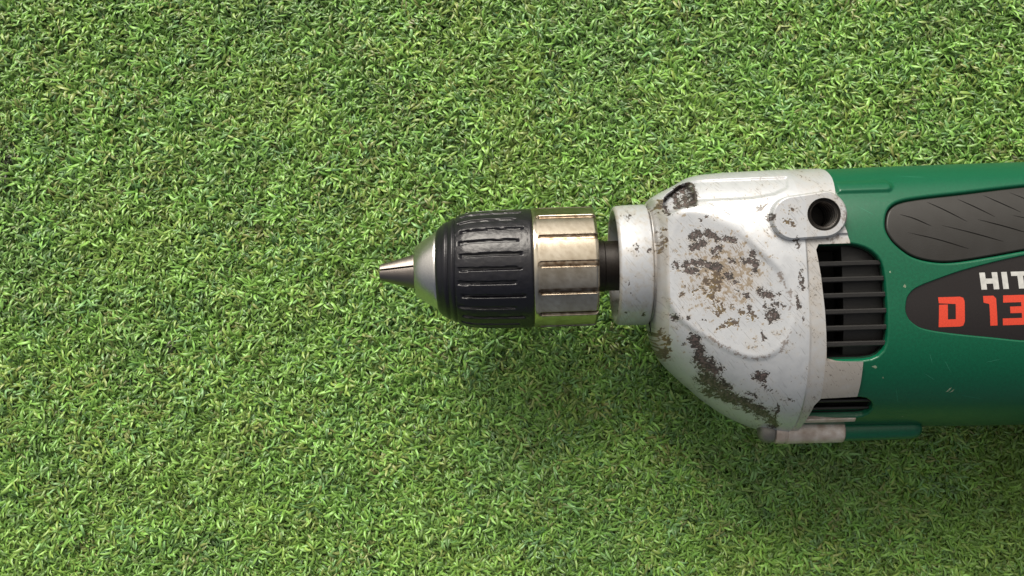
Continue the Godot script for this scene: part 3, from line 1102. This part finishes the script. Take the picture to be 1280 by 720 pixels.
func sliver(line: PackedVector2Array, half: float) -> PackedVector2Array:   # a long thin outline round a line, pointed at its ends
	var a := PackedVector2Array()
	var b := PackedVector2Array()
	for i in line.size():
		var d := (line[mini(i + 1, line.size() - 1)] - line[maxi(i - 1, 0)]).normalized()
		var w := half * sqrt(sin(PI * clampf(float(i) / (line.size() - 1), 0.01, 0.99)))
		a.append(line[i] + Vector2(d.y, -d.x) * w)
		b.append(line[i] - Vector2(d.y, -d.x) * w)
	b.reverse()
	a.append_array(b)
	return a


# one letter lying on the motor housing, cut from its strokes; returns its width
func letter(parent: Node3D, ch: String, at: Vector2, size: Vector2, w: float, material: Material, lean: float) -> float:
	var W := size.x
	var H := size.y
	var shapes := []
	match ch:
		"H":
			shapes = [[0, 0, w, 0, w, H * 0.36, W - w, H * 0.36, W - w, 0, W, 0, W, H, W - w, H, W - w, H * 0.66, w, H * 0.66, w, H, 0, H]]
		"I":
			W = w
			shapes = [[0, 0, w, 0, w, H, 0, H]]
		"T":
			shapes = [[0, 0, W, 0, W, H * 0.25, (W + w) * 0.5, H * 0.25, (W + w) * 0.5, H, (W - w) * 0.5, H, (W - w) * 0.5, H * 0.25, 0, H * 0.25]]
		"A":
			shapes = [[W * 0.36, 0, W * 0.64, 0, W, H, W - w, H, W * 0.5, H * 0.3, w, H, 0, H], [W * 0.3, H * 0.6, W * 0.7, H * 0.6, W * 0.75, H * 0.8, W * 0.25, H * 0.8]]
		"C":
			shapes = [[W * 0.2, 0, W, 0, W, H * 0.25, w, H * 0.25, w, H * 0.75, W, H * 0.75, W, H, W * 0.2, H, 0, H * 0.8, 0, H * 0.2]]
		"D":
			shapes = [[0, 0, W * 0.82, 0, W * 0.95, H * 0.04, W, H * 0.16, W, H * 0.84, W * 0.94, H * 0.97, W * 0.82, H, W * 0.66, H, W * 0.66, H * 0.24, 0.2, H * 0.2], [0.25, H * 0.25, W * 0.36, H * 0.25, W * 0.36, H * 0.75, W * 0.661, H * 0.75, W * 0.661, H, 0.1, H]]
		"1":
			W = 4.0
			shapes = [[0, 0, 3.2, 0, 4.0, 0.9, 4.0, H, 4.0 - w, H, 4.0 - w, H * 0.27, 0, H * 0.22]]
		"3":
			shapes = [[0.6, 0, W * 0.85, 0, W, H * 0.1, W, H * 0.42, W * 0.88, H * 0.49, W, H * 0.57, W, H * 0.9, W * 0.85, H, 0, H, 0, H * 0.77, W - w, H * 0.77, W - w, H * 0.6, W * 0.3, H * 0.6, W * 0.3, H * 0.38, W - w, H * 0.38, W - w, H * 0.24, 0.4, H * 0.24]]
		"V":
			shapes = [[0, 0, w, 0, W * 0.5, H * 0.7, W - w, 0, W, 0, W * 0.62, H, W * 0.38, H]]
		"B":
			shapes = [[0, 0, W * 0.85, 0, W, H * 0.12, W, H * 0.42, W * 0.88, H * 0.49, W, H * 0.57, W, H * 0.88, W * 0.85, H, 0, H, 0, H * 0.77, W - w, H * 0.77, W - w, H * 0.6, w, H * 0.6, w, H * 0.39, W - w, H * 0.39, W - w, H * 0.23, 0, H * 0.23], [0, H * 0.23, w * 0.8, H * 0.23, w * 0.8, H * 0.77, 0, H * 0.77]]
	var m := Mesher.new()
	for s in shapes:
		var pts := pairs(s)
		for i in pts.size():
			pts[i] = at + Vector2(pts[i].x + lean * (pts[i].y - H), pts[i].y)
		var o := even(pts)
		var b := motor.bounds(o)
		motor.sheet(m, b.position.x - 0.1, b.end.x + 0.1, 1.3, motor.angle(b.position.x, b.end.y + 0.2), motor.angle(b.position.x, b.position.y - 0.2), 10, o, [], -0.5)
	part("letter", m, material, parent)
	return W


# ---------------------------------------------------------------- the ground
func make_ground() -> void:
	var ground := MeshInstance3D.new()
	ground.name = "ground"
	var p := PlaneMesh.new()
	p.size = Vector2(4, 4)
	ground.mesh = p
	var m := plain(Color.WHITE, 0.9)
	m.albedo_texture = noise_texture(41, 0.05, Color(0.07, 0.11, 0.05), Color(0.17, 0.27, 0.10))
	m.uv1_triplanar = true
	m.uv1_world_triplanar = true
	m.uv1_scale = Vector3.ONE * 20.0
	ground.material_override = m
	ground.set_meta("label", "backing of the green artificial turf under the drill")
	ground.set_meta("category", "ground")
	ground.set_meta("kind", "structure")
	add_child(ground)

	var rng := RandomNumberGenerator.new()
	rng.seed = 7
	var blade := plain(Color.WHITE, 0.36)
	blade.vertex_color_use_as_albedo = true
	blade.backlight_enabled = true
	blade.backlight = Color(0.13, 0.17, 0.05)
	var turf := Node3D.new()
	turf.name = "artificial_grass"
	turf.set_meta("label", "short curly green artificial grass lying under and around the drill")
	turf.set_meta("category", "artificial grass")
	turf.set_meta("kind", "stuff")
	add_child(turf)
	var kinds := 5
	var spots := []
	for k in kinds:
		spots.append([])
	var pitch := 2.55
	var nx := int(1000.0 / pitch)
	var nz := int(820.0 / pitch)
	for i in nx:
		for j in nz:
			spots[rng.randi() % kinds].append(Vector2((i + 0.5 - nx * 0.5) * pitch + rng.randf_range(-1.1, 1.1), (j + 0.5 - nz * 0.5) * pitch + rng.randf_range(-1.1, 1.1)))
	var patchy := noise(51, 0.012, 3)
	var clump := noise(52, 0.07, 3)
	for k in kinds:
		var mm := MultiMesh.new()
		mm.transform_format = MultiMesh.TRANSFORM_3D
		mm.use_colors = true
		mm.mesh = tuft(rng, blade)
		mm.instance_count = spots[k].size()
		for i in spots[k].size():
			var s: Vector2 = spots[k][i]
			var c := clump.get_noise_2d(s.x, s.y)
			var b := Basis(Vector3.UP, rng.randf() * TAU).rotated(Vector3(rng.randf_range(-1, 1), 0, rng.randf_range(-1, 1)).normalized(), rng.randf_range(0.0, 0.3))
			b = b.scaled(Vector3.ONE * (0.97 + 0.26 * c + rng.randf_range(-0.16, 0.16)))
			mm.set_instance_transform(i, Transform3D(b, Vector3(s.x, 0, s.y) * MM))
			var q := patchy.get_noise_2d(s.x, s.y)
			var g := Color(0.148, 0.295, 0.056)
			var roll := rng.randf()
			if roll < 0.16:
				g = Color(0.185, 0.28, 0.062)       # yellowish
			elif roll < 0.30:
				g = Color(0.125, 0.25, 0.085)      # bluish
			elif roll < 0.36:
				g = Color(0.18, 0.215, 0.07)      # dry
			g = g.lerp(Color(0.185, 0.31, 0.062), clampf(q * 0.9, 0.0, 1.0)).lerp(Color(0.115, 0.225, 0.06), clampf(-q * 0.9, 0.0, 1.0))
			g *= 1.28 + 0.5 * c + rng.randf_range(-0.22, 0.22)
			for d in STAINS:
				var near: float = 1.0 - Vector2(s.x - d[0], s.y - d[1]).length() / d[2]
				if near > -0.3:
					g = g.lerp(d[3], clampf(near * 1.6 + rng.randf_range(-0.2, 0.5), 0.0, 1.0) * 0.9)
			g.a = 1.0
			mm.set_instance_color(i, g)
		var o := MultiMeshInstance3D.new()
		o.name = "grass_tuft"
		o.multimesh = mm
		o.set_meta("kind", "stuff")
		turf.add_child(o, true)


const STAINS := [[-202.0, -50.0, 5.5, Color(0.035, 0.03, 0.03)], [-134.0, 22.0, 2.6, Color(0.05, 0.05, 0.03)], [-6.5, -88.0, 1.6, Color(0.45, 0.35, 0.03)], [-36.0, 60.0, 3.0, Color(0.06, 0.08, 0.04)], [62.0, 88.0, 2.6, Color(0.035, 0.04, 0.03)]]


func tuft(rng: RandomNumberGenerator, material: Material) -> ArrayMesh:   # a dozen curled blades from one root
	var m := Mesher.new()
	for k in 14:
		var way := rng.randf() * TAU
		var lean := rng.randf_range(0.05, 0.6)
		var curl := rng.randf_range(0.9, 3.0)
		var twist := rng.randf_range(-2.6, 2.6)
		var length := rng.randf_range(6.6, 10.6)
		var width := rng.randf_range(0.85, 1.2)
		var p := Vector3(rng.randf_range(-0.9, 0.9), -0.5, rng.randf_range(-0.9, 0.9))
		var shade := rng.randf_range(0.55, 1.3)
		var hue := rng.randf_range(-0.09, 0.09)
		var col := Color(shade * (1.0 + hue), shade, shade * (1.0 - hue))
		var n := 6
		var before := []
		for i in n + 1:
			var t := float(i) / n
			var tip := lean + curl * t * t
			var w := way + twist * t
			var d := Vector3(cos(w) * sin(tip), cos(tip), sin(w) * sin(tip))
			var side := Vector3(-sin(w), 0, cos(w))
			side = (side + d.cross(side) * 0.35 * sin(way * 3.0 + t)).normalized()
			var nn := side.cross(d).normalized()
			var half := width * 0.5 * (1.0 - 0.25 * t) * (0.45 if i == n else 1.0)
			# a shallow fold along the middle
			var row := []
			for s in [-1.0, 0.0, 1.0]:
				row.append(m.add(p + side * half * s + nn * (0.12 * width if s == 0.0 else 0.0), (nn + side * s * 0.45).normalized(), Vector2.ZERO, col))
			if before.size():
				for s in 2:
					m.quad(before[s], before[s + 1], row[s + 1], row[s])
			before = row
			p += d * length / n
	return m.mesh(material)


func _ready() -> void:
	# camera, looking straight down
	var camera := Camera3D.new()
	camera.name = "camera"
	camera.fov = 33.66
	camera.near = 0.02
	camera.far = 20.0
	camera.position = Vector3(0, 0.387, 0)
	camera.rotation_degrees = Vector3(-90, 0, 0)
	add_child(camera)
	camera.current = true

	# soft daylight from the far side of the drill
	var around := WorldEnvironment.new()
	around.name = "surroundings"
	var env := Environment.new()
	env.background_mode = Environment.BG_SKY
	var sky := ProceduralSkyMaterial.new()
	sky.sky_top_color = Color(0.36, 0.38, 0.42)
	sky.sky_horizon_color = Color(0.46, 0.48, 0.49)
	sky.sky_curve = 0.2
	sky.ground_bottom_color = Color(0.2, 0.25, 0.15)
	sky.ground_horizon_color = Color(0.35, 0.38, 0.33)
	sky.sun_angle_max = 105.0       # a bright hazy sky round the veiled sun
	sky.sun_curve = 0.8
	env.sky = Sky.new()
	env.sky.sky_material = sky
	env.background_energy_multiplier = 0.70
	env.tonemap_mode = Environment.TONE_MAPPER_LINEAR
	env.tonemap_exposure = 1.5
	env.sdfgi_enabled = true
	env.ssao_enabled = true
	env.ssil_enabled = true
	around.environment = env
	add_child(around)
	var sun := DirectionalLight3D.new()
	sun.name = "sun"
	sun.light_energy = 1.0
	sun.light_color = Color(1.0, 0.97, 0.92)
	sun.light_angular_distance = 36.0
	sun.shadow_enabled = true
	add_child(sun)
	sun.look_at_from_position(Vector3.ZERO, Vector3(0.40, -1.0, 1.45))

	make_materials()
	make_ground()
	drill = Node3D.new()
	drill.name = "power_drill"
	drill.position = Vector3(18.57, 0, -7.43) * MM
	drill.rotation_degrees.y = 1.7
	drill.set_meta("label", "worn green and silver electric drill with black chuck lying on artificial grass")
	drill.set_meta("category", "drill")
	add_child(drill)
	make_chuck()
	make_gear_housing()
	make_motor_housing()
